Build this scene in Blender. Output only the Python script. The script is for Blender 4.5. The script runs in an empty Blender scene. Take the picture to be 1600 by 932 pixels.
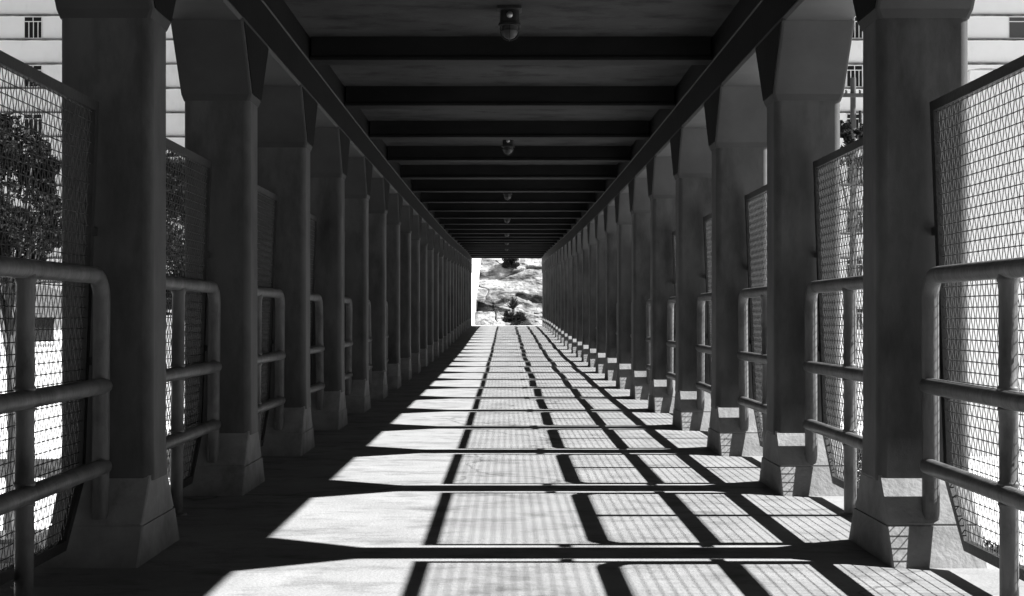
import bpy, bmesh, math, random
import numpy as np
from mathutils import Vector, noise, Matrix

random.seed(7)
R = math.radians
C = bpy.context.scene.collection
scene = bpy.context.scene

# ------------------------------------------------------------------ scale
X = 1.45            # half clear width between the columns (m)
S = 2.0             # bay length (m)
CAM_Z = 0.668 * X
F_PX = 2037.0       # focal length in photo pixels (1600 wide)

# ------------------------------------------------------------------ camera
cd = bpy.data.cameras.new('camera')
cam = bpy.data.objects.new('camera', cd)
C.objects.link(cam)
cam.location = (-0.035, 0.0, CAM_Z)
cam.rotation_euler = (R(90), 0, 0)
cd.sensor_width = 36.0
cd.lens = 36.0 * F_PX / 1600.0
cd.shift_x = 0.0058
cd.shift_y = 0.0175
cd.clip_start = 0.05
cd.clip_end = 2000
scene.camera = cam

# ------------------------------------------------------------------ world, sun, exposure
SUN_EL = R(41.6)
w = bpy.data.worlds.new('World')
scene.world = w
w.use_nodes = True
nt = w.node_tree
nt.nodes.clear()
sky = nt.nodes.new('ShaderNodeTexSky')
sky.sky_type = 'NISHITA'
sky.sun_disc = False
sky.sun_elevation = SUN_EL
sky.sun_rotation = R(90)
sky.air_density = 0.13
sky.dust_density = 0.15
sky.ozone_density = 3.0
bw = nt.nodes.new('ShaderNodeSeparateColor')   # black and white through a red filter: a deep, dark clear sky
bg = nt.nodes.new('ShaderNodeBackground')
bg.inputs['Strength'].default_value = 0.05
wo = nt.nodes.new('ShaderNodeOutputWorld')
nt.links.new(sky.outputs[0], bw.inputs[0])
nt.links.new(bw.outputs[0], bg.inputs['Color'])
nt.links.new(bg.outputs[0], wo.inputs['Surface'])

sl = bpy.data.lights.new('sun', 'SUN')
sl.energy = 5.0
sl.angle = R(0.5)
sl.color = (1.0, 1.0, 1.0)
sun = bpy.data.objects.new('sun', sl)
C.objects.link(sun)
sun.location = (20, 10, 25)
sun.rotation_euler = (0, math.pi / 2 - SUN_EL, R(0.1))

scene.view_settings.view_transform = 'Standard'
scene.view_settings.look = 'None'
scene.view_settings.gamma = 1.0
scene.view_settings.exposure = 1.55
scene.view_settings.use_curve_mapping = False
try:
    scene.cycles.max_bounces = 8
    scene.cycles.diffuse_bounces = 5
    scene.cycles.use_denoising = True
except Exception:
    pass

# ------------------------------------------------------------------ helpers
def tag(o, label=None, cat=None, group=None, kind=None):
    if label: o['label'] = label
    if cat: o['category'] = cat
    if group: o['group'] = group
    if kind: o['kind'] = kind
    return o

def empty(name, loc=(0, 0, 0), rot=(0, 0, 0)):
    o = bpy.data.objects.new(name, None)
    o.empty_display_size = 0.2
    C.objects.link(o)
    o.location = loc
    o.rotation_euler = rot
    return o

def copy_tree(o, parent=None):
    c = o.copy()
    C.objects.link(c)
    c.parent = parent
    for ch in list(o.children):
        copy_tree(ch, c)
    return c

class MB:
    """collects vertices and faces, builds one mesh object"""
    def __init__(self):
        self.v = []; self.f = []; self.sm = []
    def add(self, vs, fs, smooth=False):
        n = len(self.v)
        self.v.extend([tuple(p) for p in vs])
        self.f.extend([tuple(i + n for i in f) for f in fs])
        self.sm.extend([smooth] * len(fs))
    def box(self, x0, x1, y0, y1, z0, z1):
        vs = [(x0,y0,z0),(x1,y0,z0),(x1,y1,z0),(x0,y1,z0),(x0,y0,z1),(x1,y0,z1),(x1,y1,z1),(x0,y1,z1)]
        self.add(vs, [(0,3,2,1),(4,5,6,7),(0,1,5,4),(1,2,6,5),(2,3,7,6),(3,0,4,7)])
    def loft(self, loops, smooth=False, caps=True, arc=None):
        n = len(loops[0]); vs = []; fs = []
        for l in loops: vs.extend(l)
        for a in range(len(loops) - 1):
            for i in range(n):
                j = (i + 1) % n
                fs.append((a*n+i, a*n+j, (a+1)*n+j, (a+1)*n+i))
        self.add(vs, fs, smooth)
        if arc:   # rounded corners smooth, flat sides flat
            for q in range(len(fs)):
                self.sm[len(self.sm) - len(fs) + q] = (q % n) % (arc + 1) != arc
        if caps:
            self.add(loops[0], [tuple(reversed(range(n)))], False)
            self.add(loops[-1], [tuple(range(n))], False)
    def tube(self, pts, r, n=10, caps=True, r_end=None):
        pts = [Vector(p) for p in pts]
        m = len(pts); loops = []
        prev = None
        for i, p in enumerate(pts):
            a = pts[max(i-1, 0)]; b = pts[min(i+1, m-1)]
            t = (b - a).normalized()
            if prev is None:
                ref = Vector((0,0,1)) if abs(t.z) < 0.9 else Vector((1,0,0))
                u = t.cross(ref).normalized()
            else:
                u = (prev - t * prev.dot(t)).normalized()
            prev = u
            v = t.cross(u)
            rr = r if r_end is None else r + (r_end - r) * i / (m - 1)
            loops.append([p + (u*math.cos(q) + v*math.sin(q))*rr for q in [2*math.pi*k/n for k in range(n)]])
        self.loft(loops, True, caps)
    def rod(self, a, b, r, n=12, dome=0.6):
        """tube with domed ends"""
        a = Vector(a); b = Vector(b); t = (b-a).normalized()
        ref = Vector((0,0,1)) if abs(t.z) < 0.9 else Vector((1,0,0))
        u = t.cross(ref).normalized(); v = t.cross(u)
        prof = [(-dome*r, 0.05), (-dome*r*0.85, 0.5), (-dome*r*0.5, 0.85), (0, 1.0)]
        st = [(a + t*d, r*k) for d, k in prof] + [(b - t*d, r*k) for d, k in reversed(prof)]
        loops = [[p + (u*math.cos(q)+v*math.sin(q))*rr for q in [2*math.pi*k/n for k in range(n)]] for p, rr in st]
        self.loft(loops, True, True)
    def lathe(self, prof, cx=0, cy=0, n=20):
        loops = [[(cx + r*math.cos(2*math.pi*k/n), cy + r*math.sin(2*math.pi*k/n), z) for k in range(n)] for r, z in prof]
        self.loft(loops, True, True)
    def build(self, name, mat, parent=None):
        me = bpy.data.meshes.new(name)
        me.from_pydata(self.v, [], self.f)
        me.polygons.foreach_set('use_smooth', self.sm)
        me.materials.append(mat)
        me.update()
        o = bpy.data.objects.new(name, me)
        C.objects.link(o)
        o.parent = parent
        return o

def bevel(o, width, seg=2, angle=40):
    m = o.modifiers.new('bevel', 'BEVEL')
    m.width = width; m.segments = seg; m.limit_method = 'ANGLE'; m.angle_limit = R(angle)
    m.harden_normals = False
    return o

def rrect(hx, hy, r, z, cx=0.0, cy=0.0, n=4):
    out = []
    for sx, sy, a0 in ((1,1,0),(-1,1,90),(-1,-1,180),(1,-1,270)):
        for k in range(n+1):
            a = R(a0 + 90*k/n)
            out.append((cx + sx*(hx-r) + r*math.cos(a), cy + sy*(hy-r) + r*math.sin(a), z))
    return out

# ------------------------------------------------------------------ materials (all grey: a monochrome place)
def mat(name, base, rough=0.7, var=0.25, scale=3.0, bump=0.1, bscale=40.0, metallic=0.0, stretch=(1,1,1), spec=0.5,
        stain=None, wear=False):
    m = bpy.data.materials.new(name)
    m.use_nodes = True
    t = m.node_tree; N = t.nodes; L = t.links
    p = N['Principled BSDF']
    p.inputs['Roughness'].default_value = rough
    p.inputs['Metallic'].default_value = metallic
    p.inputs['Specular IOR Level'].default_value = spec
    tc = N.new('ShaderNodeTexCoord')
    mp = N.new('ShaderNodeMapping')
    mp.inputs['Scale'].default_value = stretch
    oi = N.new('ShaderNodeObjectInfo')
    mu = N.new('ShaderNodeMath'); mu.operation = 'MULTIPLY'; mu.inputs[1].default_value = 37.0
    L.new(oi.outputs['Random'], mu.inputs[0])
    va = N.new('ShaderNodeVectorMath'); va.operation = 'ADD'
    L.new(tc.outputs['Object'], va.inputs[0]); L.new(mu.outputs[0], va.inputs[1])
    L.new(va.outputs[0], mp.inputs[0])
    n1 = N.new('ShaderNodeTexNoise'); n1.inputs['Scale'].default_value = scale
    n1.inputs['Detail'].default_value = 8; n1.inputs['Roughness'].default_value = 0.62
    L.new(mp.outputs[0], n1.inputs['Vector'])
    cr = N.new('ShaderNodeValToRGB')
    lo, hi = base*(1-var), min(1.0, base*(1+var))
    cr.color_ramp.elements[0].position = 0.3; cr.color_ramp.elements[0].color = (lo,lo,lo,1)
    cr.color_ramp.elements[1].position = 0.7; cr.color_ramp.elements[1].color = (hi,hi,hi,1)
    L.new(n1.outputs['Fac'], cr.inputs[0])
    col = cr.outputs[0]
    if stain:
        sc, lo_p, hi_p, dark, st = stain
        mp2 = N.new('ShaderNodeMapping'); mp2.inputs['Scale'].default_value = st
        L.new(va.outputs[0], mp2.inputs[0])
        n3 = N.new('ShaderNodeTexNoise'); n3.inputs['Scale'].default_value = sc
        n3.inputs['Detail'].default_value = 10; n3.inputs['Roughness'].default_value = 0.68
        L.new(mp2.outputs[0], n3.inputs['Vector'])
        r3 = N.new('ShaderNodeValToRGB')
        r3.color_ramp.elements[0].position = lo_p; r3.color_ramp.elements[0].color = (1,1,1,1)
        r3.color_ramp.elements[1].position = hi_p; r3.color_ramp.elements[1].color = (dark,dark,dark,1)
        L.new(n3.outputs['Fac'], r3.inputs[0])
        mx = N.new('ShaderNodeMix'); mx.data_type = 'RGBA'; mx.blend_type = 'MULTIPLY'
        mx.inputs['Factor'].default_value = 1.0
        L.new(col, mx.inputs[6]); L.new(r3.outputs[0], mx.inputs[7])
        col = mx.outputs[2]
    if wear:   # thin scuffs and hairline cracks
        nd = N.new('ShaderNodeTexNoise'); nd.inputs['Scale'].default_value = 1.3; nd.inputs['Detail'].default_value = 5
        L.new(va.outputs[0], nd.inputs['Vector'])
        vm = N.new('ShaderNodeVectorMath'); vm.operation = 'MULTIPLY_ADD'
        L.new(nd.outputs['Color'], vm.inputs[0]); vm.inputs[1].default_value = (1.1, 1.1, 0); L.new(va.outputs[0], vm.inputs[2])
        vo = N.new('ShaderNodeTexVoronoi'); vo.feature = 'DISTANCE_TO_EDGE'; vo.inputs['Scale'].default_value = 0.33
        L.new(vm.outputs[0], vo.inputs['Vector'])
        cr2 = N.new('ShaderNodeValToRGB')
        cr2.color_ramp.elements[0].position = 0.0; cr2.color_ramp.elements[0].color = (0.55,0.55,0.55,1)
        cr2.color_ramp.elements[1].position = 0.006; cr2.color_ramp.elements[1].color = (1,1,1,1)
        L.new(vo.outputs['Distance'], cr2.inputs[0])
        mps = N.new('ShaderNodeMapping'); mps.inputs['Scale'].default_value = (1.6, 8, 1); mps.inputs['Rotation'].default_value = (0,0,0.25)
        L.new(va.outputs[0], mps.inputs[0])
        ns = N.new('ShaderNodeTexNoise'); ns.inputs['Scale'].default_value = 2.0; ns.inputs['Detail'].default_value = 12; ns.inputs['Roughness'].default_value = 0.75
        L.new(mps.outputs[0], ns.inputs['Vector'])
        cr3 = N.new('ShaderNodeValToRGB')
        cr3.color_ramp.elements[0].position = 0.58; cr3.color_ramp.elements[0].color = (1,1,1,1)
        cr3.color_ramp.elements[1].position = 0.72; cr3.color_ramp.elements[1].color = (0.55,0.55,0.55,1)
        L.new(ns.outputs['Fac'], cr3.inputs[0])
        for src in (cr2, cr3):
            mw = N.new('ShaderNodeMix'); mw.data_type = 'RGBA'; mw.blend_type = 'MULTIPLY'; mw.inputs['Factor'].default_value = 1.0
            L.new(col, mw.inputs[6]); L.new(src.outputs[0], mw.inputs[7]); col = mw.outputs[2]
    L.new(col, p.inputs['Base Color'])
    n2 = N.new('ShaderNodeTexNoise'); n2.inputs['Scale'].default_value = bscale
    n2.inputs['Detail'].default_value = 6
    L.new(mp.outputs[0], n2.inputs['Vector'])
    b = N.new('ShaderNodeBump'); b.inputs['Strength'].default_value = bump; b.inputs['Distance'].default_value = 0.02
    L.new(n2.outputs['Fac'], b.inputs['Height'])
    L.new(b.outputs[0], p.inputs['Normal'])
    return m

M = {}
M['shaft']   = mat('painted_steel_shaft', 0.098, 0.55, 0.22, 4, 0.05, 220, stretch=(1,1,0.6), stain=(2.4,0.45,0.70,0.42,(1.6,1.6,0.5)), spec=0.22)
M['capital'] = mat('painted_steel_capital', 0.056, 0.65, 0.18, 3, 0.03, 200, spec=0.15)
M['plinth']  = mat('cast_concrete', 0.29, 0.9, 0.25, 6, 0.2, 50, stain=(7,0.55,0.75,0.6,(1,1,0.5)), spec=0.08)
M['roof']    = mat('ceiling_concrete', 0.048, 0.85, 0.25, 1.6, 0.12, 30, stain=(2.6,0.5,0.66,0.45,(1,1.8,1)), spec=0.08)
M['edge']    = mat('inner_face_shade', 0.008, 0.6, 0.25, 3, 0.08, 30, spec=0.08)  # near-black colour standing in for shade on capital and edge-beam inner faces
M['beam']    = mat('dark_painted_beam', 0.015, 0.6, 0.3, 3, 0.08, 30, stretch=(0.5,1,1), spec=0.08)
M['pipe']    = mat('weathered_galvanised_pipe', 0.135, 0.42, 0.35, 14, 0.14, 70, spec=0.3, stretch=(1,1,0.3), stain=(9,0.5,0.7,0.55,(1,1,0.7)))
M['frame']   = mat('dark_angle_steel', 0.03, 0.55, 0.3, 10, 0.1, 60)
M['wire']    = mat('crimped_steel_wire', 0.075, 0.5, 0.3, 30, 0.0, 60, metallic=0.2)
M['floor']   = mat('walkway_concrete', 0.285, 0.85, 0.15, 2.6, 0.2, 70, stain=(3.0,0.50,0.70,0.5,(0.8,1.4,1)), spec=0.08, wear=True)
M['landing'] = mat('landing_concrete', 0.42, 0.9, 0.2, 2, 0.2, 20)
M['lampmetal'] = mat('cast_lamp_metal', 0.03, 0.6, 0.2, 20, 0.1, 80, spec=0.2)
M['white']   = mat('white_render', 0.78, 0.9, 0.06, 0.5, 0.05, 20, stain=(0.8,0.55,0.75,0.85,(1,1,0.3)))
M['apart']   = mat('apartment_render', 0.88, 0.9, 0.05, 0.35, 0.05, 20, stain=(0.7,0.55,0.78,0.86,(1,1,0.5)))
M['ledge']   = mat('weathered_shadowed_ledge', 0.16, 0.95, 0.5, 1.5, 0.2, 10, stain=(2,0.45,0.6,0.5,(1,1,3)))  # weathering stains, with the ledge's own shadow put into the dark tone
M['winframe'] = mat('white_window_frame', 0.75, 0.6, 0.05, 2, 0.0, 20)
M['ground']  = mat('street_ground', 0.10, 0.95, 0.25, 0.15, 0.2, 8, spec=0.08)
M['paving']  = mat('pale_paving', 0.78, 0.9, 0.12, 0.15, 0.1, 8, spec=0.1)
M['road']    = mat('asphalt', 0.06, 0.9, 0.3, 1, 0.3, 30)
M['leaf']    = mat('dark_foliage', 0.02, 0.6, 0.45, 1.2, 0.0, 20, spec=0.08)
M['bark']    = mat('bark', 0.10, 0.95, 0.4, 6, 0.5, 20, stretch=(1,1,0.3))
M['agave']   = mat('agave_leaf', 0.028, 0.5, 0.3, 4, 0.05, 20, spec=0.08)
M['tile']    = mat('dark_roof_tile', 0.08, 0.8, 0.4, 3, 0.4, 12, stretch=(3,1,1))
M['carpaint'] = mat('dark_car_paint', 0.03, 0.25, 0.05, 2, 0.0, 20)
M['tyre']    = mat('tyre_rubber', 0.02, 0.9, 0.1, 10, 0.0, 20)
M['rim']     = mat('wheel_rim', 0.5, 0.35, 0.1, 10, 0.0, 20, metallic=0.7)
M['wood']    = mat('pole_wood', 0.08, 0.9, 0.3, 8, 0.2, 20, stretch=(1,1,0.2))
M['rock']    = mat('weathered_rock', 0.34, 0.95, 0.45, 2.0, 0.7, 9, stretch=(0.7,1,1.6), stain=(0.9,0.45,0.6,0.16,(0.5,1,1.6)), spec=0.08)

def glassy(name, v, rough=0.1):
    m = bpy.data.materials.new(name); m.use_nodes = True
    p = m.node_tree.nodes['Principled BSDF']
    p.inputs['Base Color'].default_value = (v,v,v,1); p.inputs['Roughness'].default_value = rough
    return m
M['pane'] = glassy('dark_window_glass', 0.02)
M['pane2'] = glassy('curtained_glass', 0.09, 0.2)
gl = bpy.data.materials.new('lamp_glass'); gl.use_nodes = True
gp = gl.node_tree.nodes['Principled BSDF']
gp.inputs['Base Color'].default_value = (0.05,0.05,0.05,1); gp.inputs['Roughness'].default_value = 0.45
gp.inputs['Specular IOR Level'].default_value = 0.3
M['lampglass'] = gl

# ------------------------------------------------------------------ vertical profile of the walkway (near part level, far part climbs)
_k = [-8, 0, 4, 5, 6, 7, 8, 9, 10, 11, 12, 13, 14, 15, 17, 18, 19, 20, 22, 24, 27, 40]
_r = [0, 0, 0, .003, .01, .018, .029, .043, .058, .074, .092, .112, .136, .166, .222, .254, .284, .313, .350, .378, .392, .392]
_ky = (np.array(_k) + 2.6) * S
_fine = np.arange(-20, 90, 0.25)
_prof = np.interp(_fine, _ky, np.array(_r) * X)
_ker = np.hanning(17); _ker /= _ker.sum()
_prof = np.convolve(np.pad(_prof, 8, mode='edge'), _ker, 'valid')
def rise(y): return float(np.interp(y, _fine, _prof))
def pitch(y): return math.atan2(rise(y + 0.8) - rise(y - 0.8), 1.6)

Z0 = 2.665
def col_y(k): return (Z0 + k) * S
KMIN, KMAX = -3, 24
Y_START, Y_END = -1.9, col_y(KMAX) + 0.55

def strip(mb, section, y0, y1, step=0.5):
    """sweep a closed cross-section [(x,z)] along the walkway profile"""
    n = max(1, int(round((y1 - y0) / step)))
    loops = []
    for i in range(n + 1):
        y = y0 + (y1 - y0) * i / n
        h = rise(y)
        loops.append([(x, y, z + h) for x, z in section])
    mb.loft(loops)

# ------------------------------------------------------------------ ground, road, rock, landing
g = MB(); g.add([(-600,-600,-5.5),(600,-600,-5.5),(600,900,-5.5),(-600,900,-5.5)], [(0,1,2,3)])
tag(g.build('ground', M['ground']), kind='structure')
g = MB(); g.add([(-70,19,-5.492),(3,19,-5.492),(3,-9,-5.492),(70,-9,-5.492),(70,82,-5.492),(-70,82,-5.492)], [(0,1,2,3,4,5)])  # pale paving; right arm extended behind the camera to bounce light onto columns
tag(g.build('pavement_and_bounce', M['paving']), kind='structure')
g = MB(); g.add([(-60,11,-5.496),(2.9,11,-5.496),(2.9,18,-5.496),(-60,18,-5.496)], [(0,1,2,3)])
tag(g.build('road', M['road']), kind='structure')

fl = MB()
strip(fl, [(1.30*X,-0.22),(1.30*X,0),(-1.30*X,0),(-1.30*X,-0.22)], Y_START, Y_END + 0.6)
tag(fl.build('walkway_floor', M['floor']), kind='structure')

ZL = rise(60)
g = MB(); g.box(-9, 9, Y_END + 0.6, 64, ZL - 0.6, ZL - 0.01)
tag(g.build('landing', M['landing']), kind='structure')

def rock_y(x, z):
    """front of the rock slope (depth) at a given x and height"""
    y = 57.4 + max(0.0, z - ZL) * 0.85 + (min(0.0, z - ZL)) * 0.1
    y += 0.7 * noise.noise(Vector((x*0.3, z*0.4, 1.7)))
    y += 0.17 * noise.fractal(Vector((x*0.9, z*1.8, 3.1)), 0.75, 2.1, 7)
    # big slabs split by sloping bedding cracks: each slab leans back and its foot is undercut
    s = (z - ZL)*0.78 - x*0.06 + 0.22*noise.noise(Vector((x*0.8, z*0.5, 9.0))) + 0.10*noise.noise(Vector((x*2.8, z*1.5, 9.0))) + 0.15
    fr = s - math.floor(s)
    y += 0.30*(fr - 0.5)
    if fr < 0.10: y += 0.50*(1 - fr/0.10)*(0.4 + 0.9*abs(noise.noise(Vector((x*0.9, z*0.5, 21.0)))))
    # joints running down to the right
    s2 = x*0.40 + z*0.36 + 0.55*noise.noise(Vector((x*0.45, z*0.6, 4.0))) + 0.12*noise.noise(Vector((x*2.1, z*2.6, 4.0))) + 0.35
    f2 = abs(s2 - math.floor(s2) - 0.5)
    if f2 < 0.035 and noise.noise(Vector((x*0.9, z*0.9, 7.7))) > -0.15: y += 0.17*(1 - f2/0.035)
    # undercut slab at the lower left of the opening
    zt_ = 1.58 - 0.27*(x + 1.2) + 0.05*noise.noise(Vector((x*3, 0, 0)))
    if -1.6 < x < 0.15 and 1.17 + 0.05*noise.noise(Vector((x*2.5, 5, 0))) < z < zt_: y += 0.75
    return y
def build_rock():
    xs = np.concatenate([np.linspace(-6.5,-3.2,24), np.linspace(-3.1,3.1,190), np.linspace(3.2,9,24)])
    zs = np.concatenate([np.linspace(-6,0.2,8), np.linspace(0.3,4.6,170), np.linspace(4.7,5.2,4)])
    nx = len(xs)-1; nv = len(zs)-1
    vs = [(x, rock_y(x, z), z) for z in zs for x in xs]
    fs = []
    for j in range(nv):
        for i in range(nx):
            a = j*(nx+1)+i
            fs.append((a, a+1, a+nx+2, a+nx+1))
    n0 = len(vs)
    top = [nv*(nx+1)+i for i in range(nx+1)]
    for x in xs: vs.append((x, 76, 5.4 + noise.noise(Vector((x*0.3,0,0)))))
    for i in range(nx): fs.append((top[i], top[i+1], n0+i+1, n0+i))
    n1 = len(vs)
    for x in xs: vs.append((x, 77, -6))
    for i in range(nx): fs.append((n0+i, n0+i+1, n1+i+1, n1+i))
    for side in (0, nx):
        fs.append(tuple([j*(nx+1)+side for j in range(nv+1)] + [n0+side, n1+side]))
    mb = MB(); mb.add(vs, fs, False)
    return tag(mb.build('rock_face', M['rock']), kind='structure')
build_rock()

# ------------------------------------------------------------------ roof of the walkway
EB_IN, EB_OUT = 0.995*X, 1.255*X
Z_EB, Z_LEDGE, Z_SLAB = 1.757*X, 1.918*X, 2.035*X
roof = tag(empty('walkway_roof', (0, 0, 0)),
           'long flat concrete roof on dark cross beams over the covered walkway', 'roof')
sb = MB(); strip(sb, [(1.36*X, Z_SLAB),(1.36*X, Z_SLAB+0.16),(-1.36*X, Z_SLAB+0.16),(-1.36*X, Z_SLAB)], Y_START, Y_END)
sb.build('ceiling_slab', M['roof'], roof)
for sgn in (1, -1):
    e = MB()
    c = 0.014
    sec = [(EB_IN, Z_EB+c),(EB_IN+c, Z_EB),(EB_OUT-c, Z_EB),(EB_OUT, Z_EB+c),(EB_OUT, Z_SLAB+0.02),
           (EB_IN-0.008, Z_SLAB+0.02),(EB_IN-0.008, Z_LEDGE+0.006),(EB_IN, Z_LEDGE)]
    sec = [(sgn*x, z) for x, z in sec]
    if sgn > 0: sec = sec[::-1]
    strip(e, sec[::-1] if sgn < 0 else sec, Y_START + 0.03, Y_END - 0.03)
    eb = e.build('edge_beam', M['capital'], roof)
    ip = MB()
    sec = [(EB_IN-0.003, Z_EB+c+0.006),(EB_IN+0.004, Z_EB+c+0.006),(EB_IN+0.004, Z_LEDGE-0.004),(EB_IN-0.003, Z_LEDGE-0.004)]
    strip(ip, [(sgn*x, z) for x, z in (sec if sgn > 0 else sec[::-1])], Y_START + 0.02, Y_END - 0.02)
    ip.build('inner_shade_sheet', M['edge'], eb)  # added sheet: shade on the beam's corridor side, put into its colour
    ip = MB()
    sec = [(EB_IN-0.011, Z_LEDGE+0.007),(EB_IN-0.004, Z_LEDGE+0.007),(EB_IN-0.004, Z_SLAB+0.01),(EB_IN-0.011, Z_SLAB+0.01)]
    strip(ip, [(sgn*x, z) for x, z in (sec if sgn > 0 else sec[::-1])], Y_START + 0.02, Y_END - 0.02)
    ip.build('upper_shade_sheet', M['edge'], eb)  # added sheet continuing the painted shade up to the slab
for k in range(KMIN, KMAX + 1):
    yc = col_y(k); h = rise(yc)
    b = MB()
    hy = 0.048*S
    # rolled section: web with a slightly wider lower flange
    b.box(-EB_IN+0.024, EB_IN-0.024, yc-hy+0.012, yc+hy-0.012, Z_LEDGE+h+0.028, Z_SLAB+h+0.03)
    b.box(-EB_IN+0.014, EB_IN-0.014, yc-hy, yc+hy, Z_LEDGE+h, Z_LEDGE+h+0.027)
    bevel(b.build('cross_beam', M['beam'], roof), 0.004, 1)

# ------------------------------------------------------------------ columns
WX, WY = 0.127*X, 0.064*S      # half sizes of the shaft
CX = 1.127*X
HP = 0.222*X                   # plinth height
def make_column():
    root = empty('column')
    p = MB()
    hx = WX - 0.004
    fl_ = 0.104*S
    zj = 0.105*X
    def hy(z): return WY + 0.004 + fl_*(1 - z/HP)
    p.loft([rrect(hx+0.004, hy(0)+0.004, 0.006, -0.03, n=1), rrect(hx+0.004, hy(zj)+0.004, 0.006, zj-0.004, n=1),
            rrect(hx-0.003, hy(zj)-0.003, 0.006, zj-0.003, n=1), rrect(hx-0.003, hy(zj)-0.003, 0.006, zj+0.004, n=1),
            rrect(hx, hy(zj)-0.001, 0.006, zj+0.005, n=1), rrect(hx, hy(HP)-0.006, 0.006, HP+0.01, n=1)])
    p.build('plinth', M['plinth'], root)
    s = MB()
    r = 0.038
    s.loft([rrect(WX+0.003, WY+0.003, r, HP-0.012), rrect(WX+0.005, WY+0.005, r, HP-0.002), rrect(WX+0.004, WY+0.004, r, HP+0.02),
            rrect(WX, WY, r, HP+0.16), rrect(WX, WY, r, 1.53*X)], smooth=True, arc=4)
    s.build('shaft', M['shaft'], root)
    c = MB()
    zt = Z_EB + 0.03
    q = 0.012
    c.loft([rrect(WX+0.001, WY+0.001, 0.02, 1.488*X, n=2), rrect(WX+q, WY+q, 0.015, 1.512*X, n=2),
            rrect(WX+q, WY+0.122*S, 0.015, Z_EB-0.002, n=2), rrect(WX+q-0.004, WY+0.122*S, 0.015, zt, n=2)])
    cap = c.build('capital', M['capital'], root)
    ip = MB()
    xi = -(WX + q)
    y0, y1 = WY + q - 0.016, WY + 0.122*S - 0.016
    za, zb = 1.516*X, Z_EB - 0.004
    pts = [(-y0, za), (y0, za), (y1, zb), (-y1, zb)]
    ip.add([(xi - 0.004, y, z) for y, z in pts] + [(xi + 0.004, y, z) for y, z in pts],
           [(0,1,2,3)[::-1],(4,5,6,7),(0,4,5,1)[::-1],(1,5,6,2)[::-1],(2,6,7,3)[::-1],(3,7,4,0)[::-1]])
    ip.build('inner_shade_sheet', M['edge'], cap)  # added dark sheet in place of shade on the capital's inner face
    return root
ORD = ['nearest','second','third','fourth','fifth','sixth','seventh','eighth','ninth','tenth','eleventh','twelfth','thirteenth',
       'fourteenth','fifteenth','sixteenth','seventeenth','eighteenth','nineteenth','twentieth','twenty-first','twenty-second',
       'twenty-third','twenty-fourth','last and farthest']
SHORT = {24: 'last'}
BEH = {-1:'just beside the viewpoint, out of frame', -2:'one bay behind the viewpoint, out of frame', -3:'two bays behind the viewpoint, out of frame'}
proto = make_column()
first = True
for k in range(KMIN, KMAX + 1):
    for sgn, side in ((-1, 'left'), (1, 'right')):
        o = proto if first else copy_tree(proto)
        first = False
        y = col_y(k)
        o.location = (sgn*CX, y, rise(y))
        o.rotation_euler = (0, 0, 0 if sgn > 0 else math.pi)
        if k >= 0:
            lab = f'{ORD[k]} grey column from the camera in the {side} row'
        else:
            lab = f'grey column of the {side} row {BEH[k]}'
        tag(o, lab, 'column', f'columns along the {side} side of the walkway')

# ------------------------------------------------------------------ railings
RX = 1.126*X
HR = 0.394*S
PR = 0.0335
def make_railing():
    root = empty('pipe_railing')
    a = MB()
    zt, zb, rc = 0.776*X, 0.118*X, 0.095
    pts = [(0,-HR, zb)] + [(0,-HR, zb + (zt-rc-zb)*i/4) for i in range(1,5)]
    for i in range(1, 9):
        t = R(90*i/8); pts.append((0, -HR + rc - rc*math.cos(t), zt - rc + rc*math.sin(t)))
    half = pts[:]
    pts = half + [(0, -y, z) for x, y, z in reversed(half)]
    a.tube(pts, PR, 14)
    a.build('frame_pipe', M['pipe'], root)
    for z in (0.478*X, 0.260*X):
        b = MB(); b.rod((-0.012, -HR-0.006, z), (-0.012, HR+0.006, z), PR*0.95, 14)
        b.build('rail', M['pipe'], root)
    p = MB()
    pr = PR*0.92
    prof = [(pr, -0.01)]
    for z in (0.260*X, 0.478*X):      # weld beads where the rails meet the post
        for dz in (-PR*1.02, PR*1.02):
            prof += [(pr, z+dz-0.010),(pr*1.12, z+dz-0.005),(pr*1.18, z+dz),(pr*1.12, z+dz+0.005),(pr, z+dz+0.010)]
    prof += [(pr, zt-PR-0.018),(pr*1.14, zt-PR-0.008),(pr*1.2, zt-PR+0.002),(pr, zt-0.01)]
    p.lathe(prof, 0.004, 0, 14)
    p.build('post', M['pipe'], root)
    f = MB(); f.lathe([(0.052,-0.01),(0.052,0.008),(0.046,0.012),(0.034,0.013)], 0.004, 0, 16)
    f.build('post_flange', M['pipe'], root)
    return root

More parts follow.
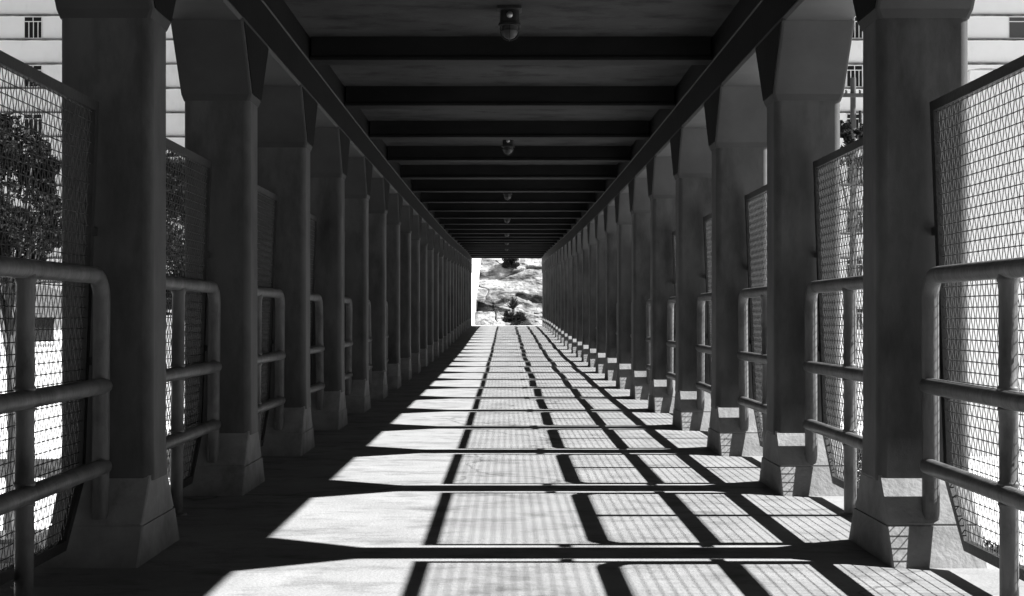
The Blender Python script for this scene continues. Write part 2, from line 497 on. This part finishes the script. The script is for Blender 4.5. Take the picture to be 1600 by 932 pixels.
# ------------------------------------------------------------------ wire mesh panels
PX = 1.19*X
HPN = 0.412*S
ZT, ZC, ZB, INS = 1.252*X, 0.224*X, 0.052*X, 0.19
FW, FD = 0.039, 0.028
def outline(d):
    """panel outline moved inwards by d, (y,z) points"""
    k = d*0.41
    return [(-HPN+d, ZT-d),(HPN-d, ZT-d),(HPN-d, ZC+k*0.6),(HPN-INS-k*0.6, ZB+d),(-HPN+INS+k*0.6, ZB+d),(-HPN+d, ZC+k*0.6)]
def half_width(z, d):
    o = outline(d); zc = o[2][1]; zb = o[3][1]
    if z >= zc: return o[1][0]
    t = (z - zb)/(zc - zb)
    return o[3][0] + (o[2][0]-o[3][0])*t
def make_panel():
    root = empty('mesh_panel')
    fr = MB()
    o0, o1 = outline(0), outline(FW)
    n = len(o0)
    for i in range(n):
        j = (i+1) % n
        q = [o0[i], o0[j], o1[j], o1[i]]
        vs = [(-FD/2, y, z) for y, z in q] + [(FD/2, y, z) for y, z in q]
        fr.add(vs, [(0,1,2,3),(7,6,5,4),(0,4,5,1),(2,6,7,3)])
    fr.build('frame', M['frame'], root)
    wm = MB()
    P = 0.0405; PV = 0.0245; A = 0.0021; r = 0.0017; rh = 0.0022
    top = ZT - FW + 0.004
    ym = HPN - FW
    nwy = int(2*ym / PV); y_s = -nwy*PV/2
    nz = int((top - ZB - FW)/P)
    z0 = ZB + FW - 0.004
    def zlow(y):
        lo, hi = z0, ZC + 0.05
        if abs(y) <= half_width(lo, FW): return lo
        for _ in range(30):
            m = (lo+hi)/2
            if half_width(m, FW) >= abs(y): hi = m
            else: lo = m
        return hi - 0.004
    sub = 6
    ring = [(r,0),(0,r),(-r,0),(0,-r)]
    for i in range(nwy + 1):
        y = y_s + i*PV
        if abs(y) > ym - 0.004: continue
        zl = zlow(y)
        m = max(2, int((top - zl)/P*sub))
        loops = []
        jit = random.uniform(-0.0002, 0.0002)
        for a in range(m+1):
            z = zl + (top-zl)*a/m
            x = A*math.cos(math.pi*(z - z0)/P + math.pi*i)
            loops.append([(x+dx, y+dy+jit, z) for dx, dy in ring])
        wm.loft(loops, True, False)
    for j in range(1, nz + 1):
        z = z0 + j*P
        hw = half_width(z, FW) + 0.004
        m = int(2*hw/PV*4)
        loops = []
        for a in range(m+1):
            y = -hw + 2*hw*a/m
            x = -A*0.45*math.cos(math.pi*(y - y_s)/PV + math.pi*j)
            loops.append([(x+dx*rh/r, y, z+dz*rh/r) for dx, dz in ring])
        wm.loft(loops, True, False)
    wm.build('wire_mesh', M['wire'], root)
    for sg in (-1, 1):
        for z in (0.90*X, 0.545*X):
            b = MB(); b.box(-0.012, 0.012, min(sg*(HPN-0.002), sg*(HPN+0.045)), max(sg*(HPN-0.002), sg*(HPN+0.045)), z-0.016, z+0.016)
            b.build('bracket', M['frame'], root)
    return root

rail0 = make_railing(); pan0 = make_panel(); first = True
for k in range(KMIN, KMAX):
    yc = (col_y(k) + col_y(k+1))/2
    h = (rise(col_y(k)) + rise(col_y(k+1)))/2
    a = math.atan2(rise(col_y(k+1)) - rise(col_y(k)), S)
    for sgn, side in ((1, 'right'), (-1, 'left')):
        ro = rail0 if first else copy_tree(rail0)
        po = pan0 if first else copy_tree(pan0)
        first = False
        rot = (a, 0, 0) if sgn > 0 else (-a, 0, math.pi)
        j1, j2 = random.uniform(-0.03, 0.012), random.uniform(-0.010, 0.010)
        if k < 2: j1 = j2 = 0.0
        ro.location = (sgn*RX + min(j1, 0.004)*sgn, yc, h); po.location = (sgn*PX + abs(j2)*sgn, yc, h)
        ro.rotation_euler = (rot[0] + random.uniform(-0.004, 0.004), random.uniform(-0.012, 0.012), rot[2] + random.uniform(-0.009, 0.009))
        po.rotation_euler = (rot[0], R(-2.15) + random.uniform(-0.004, 0.004), rot[2] + random.uniform(-0.003, 0.003))
        if k < -1:
            where = f'on the {side}, {["two bays","one bay"][k+3]} behind the viewpoint'
        elif k == -1:
            where = f'at the {side} photo edge before the nearest column'
        else:
            where = f'between the {ORD[k]} and {SHORT.get(k+1, ORD[k+1])} columns on the {side}'
        tag(ro, f'round-cornered pipe railing {where}', 'railing', f'pipe railings along the {side} side')
        tag(po, f'wire mesh panel {where}', 'mesh panel', f'wire mesh panels along the {side} side')

# ------------------------------------------------------------------ ceiling lamps
def make_lamp():
    root = empty('ceiling_lamp')
    b = MB()
    b.loft([rrect(0.078,0.078,0.02,0.0), rrect(0.078,0.078,0.02,-0.018), rrect(0.06,0.06,0.03,-0.024), rrect(0.064,0.064,0.04,-0.10), rrect(0.072,0.072,0.05,-0.105),
            rrect(0.072,0.072,0.05,-0.12)], smooth=False)
    b.lathe([(0.02,-0.05),(0.02,-0.051)],0.0,-0.0,8)
    o = b.build('housing', M['lampmetal'], root)
    s = MB(); s.rod((0,-0.058,-0.06),(0,-0.078,-0.06),0.02,12); s.build('screw_cap', M['rim'], o)
    gmb = MB(); gmb.lathe([(0.054,-0.115),(0.054,-0.15),(0.048,-0.172),(0.034,-0.19),(0.016,-0.199),(0.003,-0.201)], n=24)
    gmb.build('glass_globe', M['lampglass'], root)
    c = MB()
    for q in range(4):
        a = R(90*q)
        pts = [(rr*math.cos(a), rr*math.sin(a), z) for rr, z in ((0.06,-0.115),(0.06,-0.152),(0.053,-0.18),(0.037,-0.199),(0.016,-0.208),(0.0,-0.21))]
        c.tube(pts, 0.0035, 6)
    ring = [(0.06*math.cos(R(t)), 0.06*math.sin(R(t)), -0.15) for t in range(0, 361, 20)]
    c.tube(ring, 0.003, 6)
    c.build('wire_guard', M['lampmetal'], root)
    return root
lamp0 = make_lamp()
LORD = ['nearest and largest', 'second', 'third', 'fourth', 'fifth', 'sixth', 'seventh']
for i in range(7):
    o = lamp0 if i == 0 else copy_tree(lamp0)
    y = (4.19 + 3*i)*S
    o.location = (-0.012, y, Z_SLAB + rise(y) - 0.002)
    tag(o, f'{LORD[i]} caged bulkhead lamp from the camera, under the walkway ceiling', 'ceiling lamp', 'bulkhead lamps along the ceiling')

# ------------------------------------------------------------------ pixel helper for things outside (a point at a chosen real distance)
def at(px, py, Y):
    return Vector((cam.location.x + (px - 790.7)/F_PX*Y, Y, CAM_Z - (py - 494)/F_PX*Y))

# ------------------------------------------------------------------ white wall beyond the far end
ww = MB()
a0 = Vector((-1.66, Y_END+0.75)); a1 = Vector((-1.16, 60.5))
nrm = Vector((a1.y-a0.y, -(a1.x-a0.x))).normalized()*0.3
q = [a0, a1, a1-nrm, a0-nrm]
ww.add([(p.x,p.y,ZL-0.5) for p in q]+[(p.x,p.y,ZL+4.0) for p in q], [(3,2,1,0),(4,5,6,7),(0,1,5,4),(1,2,6,5),(2,3,7,6),(3,0,4,7)])
tag(ww.build('white_wall', M['white']), 'bright white wall at the left of the far walkway opening', 'wall')

# ------------------------------------------------------------------ apartment block
YA = 80.0
apt = tag(empty('apartment_block', (0, YA, -5.5)), 'long pale apartment block with horizontal ledges rising behind everything', 'building')
body = MB(); body.box(-52, 52, 0, 12, 0, 32); body.build('wall', M['apart'], apt)
z_top = CAM_Z + (494-24.5)/F_PX*YA + 5.5
for n in range(-4, 12):
    zz = z_top - 1.49*n
    l = MB()
    xs = np.linspace(-52.05, 52.05, 260)
    loops = []
    for x in xs:
        j = 0.018*noise.noise(Vector((x*0.9, n*3.1, 0))) + 0.012*noise.noise(Vector((x*3.1, n*5.1, 2)))
        th = 0.05 + 0.02*noise.noise(Vector((x*1.7, n*2.3, 5)))
        loops.append([(x,-0.10,zz-th+j),(x,0.1,zz-th+j),(x,0.1,zz+th),(x,-0.10,zz+th*0.8)])
    l.loft(loops)
    l.build('ledge', M['ledge'], apt)
def window(xc, zc, w=1.12, h=1.40, kind=0):
    f = MB(); t = 0.045; d0, d1 = -0.06, 0.02
    x0, x1, z0, z1 = xc-w/2, xc+w/2, zc-h/2, zc+h/2
    zt = z0 + h*0.77
    f.box(x0, x1, d0, d1, z0, z0+t); f.box(x0, x1, d0, d1, z1-t, z1)
    f.box(x0, x0+t, d0+.002, d1, z0+t, z1-t); f.box(x1-t, x1, d0+.002, d1, z0+t, z1-t)
    f.box(x0+t, x1-t, d0+.004, d1, zt-t/2, zt+t/2)
    f.box(xc-t/2, xc+t/2, d0+.006, d1, zt+t/2, z1-t)
    for u in ((0.27, 0.52, 0.77) if kind == 0 else (0.5,)):
        f.box(x0+w*u-t/2, x0+w*u+t/2, d0+.006, d1, z0+t, zt-t/2)
    fo = f.build('window', M['winframe'], apt)
    p = MB(); p.box(x0+0.02, x1-0.02, -0.02, 0.02, z0+0.02, z1-0.02)
    p.build('pane', M['pane'] if kind == 0 else M['pane2'], fo)
cols = [(at(52,0,YA).x, 0, 1.12), (at(-60,0,YA).x, 0, 1.12), (at(1335,0,YA).x, 0, 1.0), (at(1602,0,YA).x, 1, 2.1), (at(1715,0,YA).x, 0, 1.12),
        (at(1455,0,YA).x, 0, 1.12), (at(175,0,YA).x, 0, 1.12), (at(330,0,YA).x, 0, 1.12)]
for xc, kd, wd in cols:
    for n in range(0, 8):
        window(xc, z_top - 0.75 - 2.98*(n-1) , wd, 1.36, kd)

# ------------------------------------------------------------------ white house on the left, seen through the mesh
def house(name, label, loc, rot, w, d, h, roof_h, wins, overhang=0.4, arch=True, wallmat='white'):
    root = tag(empty(name, loc, (0,0,rot)), label, 'house')
    b = MB(); b.box(-w/2, w/2, 0, d, 0, h); b.build('wall', M[wallmat], root)
    r = MB(); o = overhang
    vs = [(-w/2-o,-o,h+.002),(w/2+o,-o,h+.002),(w/2+o,d+o,h+.002),(-w/2-o,d+o,h+.002),(-w/2+d*0.35,d/2,h+roof_h),(w/2-d*0.35,d/2,h+roof_h)]
    r.add(vs, [(3,2,1,0),(0,1,5,4),(1,2,5),(2,3,4,5),(3,0,4)])
    r.build('roof', M['tile'], root)
    for xc, zc, ww_, hh in wins:
        f = MB()
        pts = [(-ww_/2,-hh/2),(ww_/2,-hh/2),(ww_/2,hh*0.28)]
        if arch:
            pts += [(ww_/2*math.cos(R(t)), hh*0.28 + hh*0.22*math.sin(R(t))) for t in range(20, 180, 20)]
        else:
            pts += [(ww_/2, hh/2), (-ww_/2, hh/2)]
        pts += [(-ww_/2, hh*0.28)]
        n = len(pts)
        lo = [[(xc+px*k, y, zc+pz*k) for px, pz in pts] for k, y in ((1.0,-0.02),(1.0,0.05))]
        f.loft(lo)
        wo_ = f.build('window', M['pane'], root)
        s = MB(); s.box(xc-ww_/2-0.1, xc+ww_/2+0.1, -0.12, 0.02, zc-hh/2-0.1, zc-hh/2-0.002)
        s.build('sill', M['white'], wo_)
    return root
p = at(52, 0, 62)
house('white_house', 'low white house with a dark arched window behind the left wire mesh', (p.x, 62, -5.5), R(42), 9.0, 7.0, 6.4, 1.6,
      [(0.15, CAM_Z-(512-494)/F_PX*62+5.5, 1.7, 1.35), (-3.0, 5.0, 1.5, 1.3), (3.1, 4.9, 1.2, 1.3), (2.9, 2.0, 1.1, 1.4)])
p0, p1 = at(1516, 110, 60), at(1600, 97, 60)
house('stair_tower', 'narrow pale tower with a small dark hipped roof above the right mesh panel', ((p0.x+p1.x)/2, 60, -5.5), 0.0, p1.x-p0.x, 3.0,
      p0.z+5.5, p1.z-p0.z, [], 0.06, False, 'apart')

# low boundary wall in front of the white house
bwl = MB(); bwl.box(-7, 7, 0, 0.25, 0, 0.75); bw_root = bwl.build('boundary_wall', M['ledge'])
bw_root.location = (at(40,0,52).x, 52, -5.5)
tag(bw_root, 'low dark boundary wall in front of the white house', 'wall')

# ------------------------------------------------------------------ trees and bushes
def leaf_cloud(mb, clumps, n_leaf, size):
    for (c, rad) in clumps:
        for _ in range(n_leaf):
            while True:
                d = Vector((random.uniform(-1,1), random.uniform(-1,1), random.uniform(-1,1)))
                if 0.15 < d.length < 1: break
            pnt = c + Vector((d.x*rad[0], d.y*rad[1], d.z*rad[2]))
            s = size*random.uniform(0.6, 1.3)
            ax = Vector((random.gauss(0,1), random.gauss(0,1), random.gauss(0,0.7))).normalized()
            bx = ax.cross(Vector((random.gauss(0,1), random.gauss(0,1), random.gauss(0,1)))).normalized()
            mb.add([pnt - ax*s, pnt + bx*s*0.45, pnt + ax*s, pnt - bx*s*0.45], [(0,1,2,3)])
def tree(name, label, base, height, crown_c, crown_r, n_clump, n_leaf, leaf=0.11, cat='tree', group=None, rt=0.22):
    root = tag(empty(name, base), label, cat, group)
    base = Vector(base); cc = Vector(crown_c) - base
    tr = MB()
    tr.tube([(0,0,-0.1),(0.1,0.05,cc.z*0.35),(cc.x*0.5,cc.y*0.5,cc.z*0.7),(cc.x,cc.y,cc.z)], rt, 10, True, rt*0.35)
    cl = []
    for i in range(n_clump):
        while True:
            d = Vector((random.uniform(-1,1), random.uniform(-1,1), random.uniform(-1,1)))
            if d.length < 1: break
        d = d.normalized()*(d.length**0.45)*0.85
        c = cc + Vector((d.x*crown_r[0], d.y*crown_r[1], d.z*crown_r[2]))
        k = random.uniform(0.11, 0.30)
        cl.append((c, (crown_r[0]*k, crown_r[1]*k, crown_r[2]*k*0.75)))
        if i % 2 == 0:
            st = Vector((cc.x*0.6, cc.y*0.6, cc.z*random.uniform(0.55,0.85)))
            tr.tube([st, (st+c)/2 + Vector((0,0,0.15)), c], rt*0.28, 6, False, 0.012)
    tr.build('trunk', M['bark'], root)
    lb = MB(); leaf_cloud(lb, cl, n_leaf, leaf)
    lb.build('crown', M['leaf'], root)
    return root
c1 = at(16, 318, 34)
tree('broadleaf_tree', 'big dark leafy tree behind the mesh at the left edge', (c1.x, 34, -5.5), 9, c1, (1.4, 1.9, 2.6), 58, 300, 0.085, group=None)
c2 = at(225, 360, 38)
tree('broadleaf_tree', 'dark leafy tree seen through the mesh past the nearest left column', (c2.x, 38, -5.5), 9, c2, (1.8, 2.0, 2.9), 84, 320, 0.09)
c3 = at(1332, 225, 40)
tree('broadleaf_tree', 'small dark tree at the foot of the utility pole', (c3.x, 40, -5.5), 9, c3, (0.9, 1.0, 0.8), 16, 110, 0.10, rt=0.07)
def shrub(label, base, r, n_clump, n_leaf, leaf=0.09, group=None):
    root = tag(empty('shrub', base), label, 'shrub', group)
    st = MB(); cl = []
    for i in range(n_clump):
        a = random.uniform(0, 2*math.pi); u = random.random()**0.5
        c = Vector((r[0]*u*math.cos(a)*0.8, r[1]*u*math.sin(a)*0.8, r[2]*random.uniform(0.4, 1.75)))
        cl.append((c, (r[0]*0.32, r[1]*0.32, r[2]*0.3)))
        st.tube([(0,0,-0.05), c*0.5, c], 0.02, 5, False, 0.008)
    st.build('stem', M['bark'], root)
    lb = MB(); leaf_cloud(lb, cl, n_leaf, leaf); lb.build('foliage', M['leaf'], root)
    return root
for i, (px, Y, r, lab) in enumerate([(1500, 30, (1.3,1.2,0.8), 'dark shrub low behind the right wire mesh'),
                                     (1325, 36, (1.6,1.4,1.6), 'dark shrub at the base of the utility pole')]):
    b = at(px, 0, Y)
    shrub(lab, (b.x, Y, -5.5), r, 22, 120)

# ------------------------------------------------------------------ plants at the far end
def spiky(name, label, base, n, length, width, n_ros=1, spread=0.3, up=0.25):
    root = tag(empty(name, base), label, 'plant')
    mb = MB()
    for rr in range(n_ros):
        a0 = random.uniform(0, 6.28)
        off = Vector((0,0,0)) if rr == 0 else Vector((spread*math.cos(a0), spread*math.sin(a0)*0.6, random.uniform(-0.05, 0.25)))
        for i in range(n):
            az = 2.399*i + random.uniform(-0.2,0.2)
            el = R(random.uniform(10, 85))
            L = length*random.uniform(0.7, 1.1)
            d = Vector((math.cos(az)*math.cos(el), math.sin(az)*math.cos(el), math.sin(el) + up)).normalized()
            sd = d.cross(Vector((0,0,1))).normalized(); nn = sd.cross(d)
            loops = []
            for t, wd in ((0,0.7),(0.3,1.0),(0.65,0.7),(0.9,0.28),(1.0,0.04)):
                c = off + d*(L*t) - Vector((0,0,1))*(0.18*L*t*t*math.cos(el))
                w2 = width*wd/2
                loops.append([c - sd*w2 + nn*w2*0.35, c - nn*0.012*wd, c + sd*w2 + nn*w2*0.35, c + nn*0.004])
            mb.loft(loops)
    mb.build('leaves', M['agave'], root)
    s = MB(); s.tube([(0,0,-0.3),(0,0,0.1)], 0.07, 8); s.build('stump', M['bark'], root)
    return root
b = at(803, 503, 56.3)
spiky('agave_plant', 'clump of dark spiky agave on the ground at the far end', (b.x, 56.3, ZL+0.12), 36, 0.34, 0.12, 12, 0.36)
b = at(806, 503, 56.5)
shrub('low rounded dark bush at the foot of the agave at the far end', (b.x, 56.6, ZL-0.02), (0.42,0.3,0.26), 30, 70, 0.045)
b = at(802, 484, 56.6)
spiky('agave_plant', 'tall dark agave rosette standing above the clump at the far end', (b.x, 56.5, b.z), 32, 0.6, 0.13, 1)
for _ in range(3):
    b = at(801, 419, rock_y(b.x, b.z) - 0.15)
shrub('round dark bush growing on the rock above the far end', (b.x, b.y, b.z-0.15), (0.46,0.35,0.36), 34, 70, 0.05)

# ------------------------------------------------------------------ utility pole
b = at(1333, 0, 43)
ut = tag(empty('utility_pole', (b.x, 43, -5.5)), 'dark utility pole with crossarm seen between the right columns', 'utility pole')
zt = at(0, 122, 43).z + 5.5
m = MB(); m.tube([(0,0,0),(0,0,zt*0.5),(0,0,zt)], 0.15, 10, True, 0.09); m.build('pole', M['wood'], ut)
za = at(0, 150, 43).z + 5.5
m = MB(); m.box(-0.55,0.45,-0.14,-0.06,za-0.06,za+0.06); m.build('crossarm', M['wood'], ut)
for dx in (-0.5,-0.25,0.2,0.4):
    m = MB(); m.lathe([(0.02,za+0.05),(0.05,za+0.08),(0.03,za+0.11),(0.05,za+0.14),(0.02,za+0.18)], dx, -0.10, 8); m.build('insulator', M['pane2'], ut)
for dz in (0.0, 0.9, 1.8):
    m = MB(); m.tube([(0.22, -0.05, za-0.9-dz*0.2),(0.22,-0.05,za-0.5-dz*0.2)], 0.05, 8); m.build('junction_can', M['lampmetal'], ut)
    break

# ------------------------------------------------------------------ parked car below on the left
def car(label, loc, rot):
    root = tag(empty('parked_car', loc, (0,0,rot)), label, 'car')
    prof = [(-2.1,0.35),(-2.12,0.7),(-1.9,0.92),(-1.5,0.98),(-1.0,1.42),(0.5,1.45),(1.1,1.0),(1.9,0.86),(2.1,0.7),(2.12,0.35)]
    b = MB()
    loops = []
    for yy, inset in ((-0.82,0.06),(-0.78,0.0),(0.78,0.0),(0.82,0.06)):
        loops.append([(x*(1-inset*0.1), yy*(0.86 if z > 1.0 else 1.0), z - (inset if z > 0.5 else -inset)) for x, z in prof])
    b.loft(loops); b.build('body', M['carpaint'], root)
    for sy in (-1, 1):
        wn = MB(); wn.add([(x, sy*0.79, z) for x, z in ((-1.25,1.02),(0.85,1.04),(0.4,1.36),(-0.92,1.34))] +
                          [(x, sy*0.72, z) for x, z in ((-1.25,1.02),(0.85,1.04),(0.4,1.36),(-0.92,1.34))],
                          [(0,1,2,3),(7,6,5,4),(0,4,5,1),(1,5,6,2),(2,6,7,3),(3,7,4,0)])
        wn.build('side_window', M['pane'], root)
        for sx in (-1.3, 1.3):
            t = MB(); t.rod((sx, sy*0.62, 0.32),(sx, sy*0.83, 0.32), 0.32, 20, 0.1)
            wh = t.build('wheel', M['tyre'], root)
            t = MB(); t.rod((sx, sy*0.80, 0.32),(sx, sy*0.855, 0.32), 0.2, 16, 0.1)
            t.build('rim', M['rim'], wh)
    return root
b = at(28, 0, 30)
car('dark parked car below the walkway, seen low through the left mesh', (b.x, 30, -5.5), R(4))
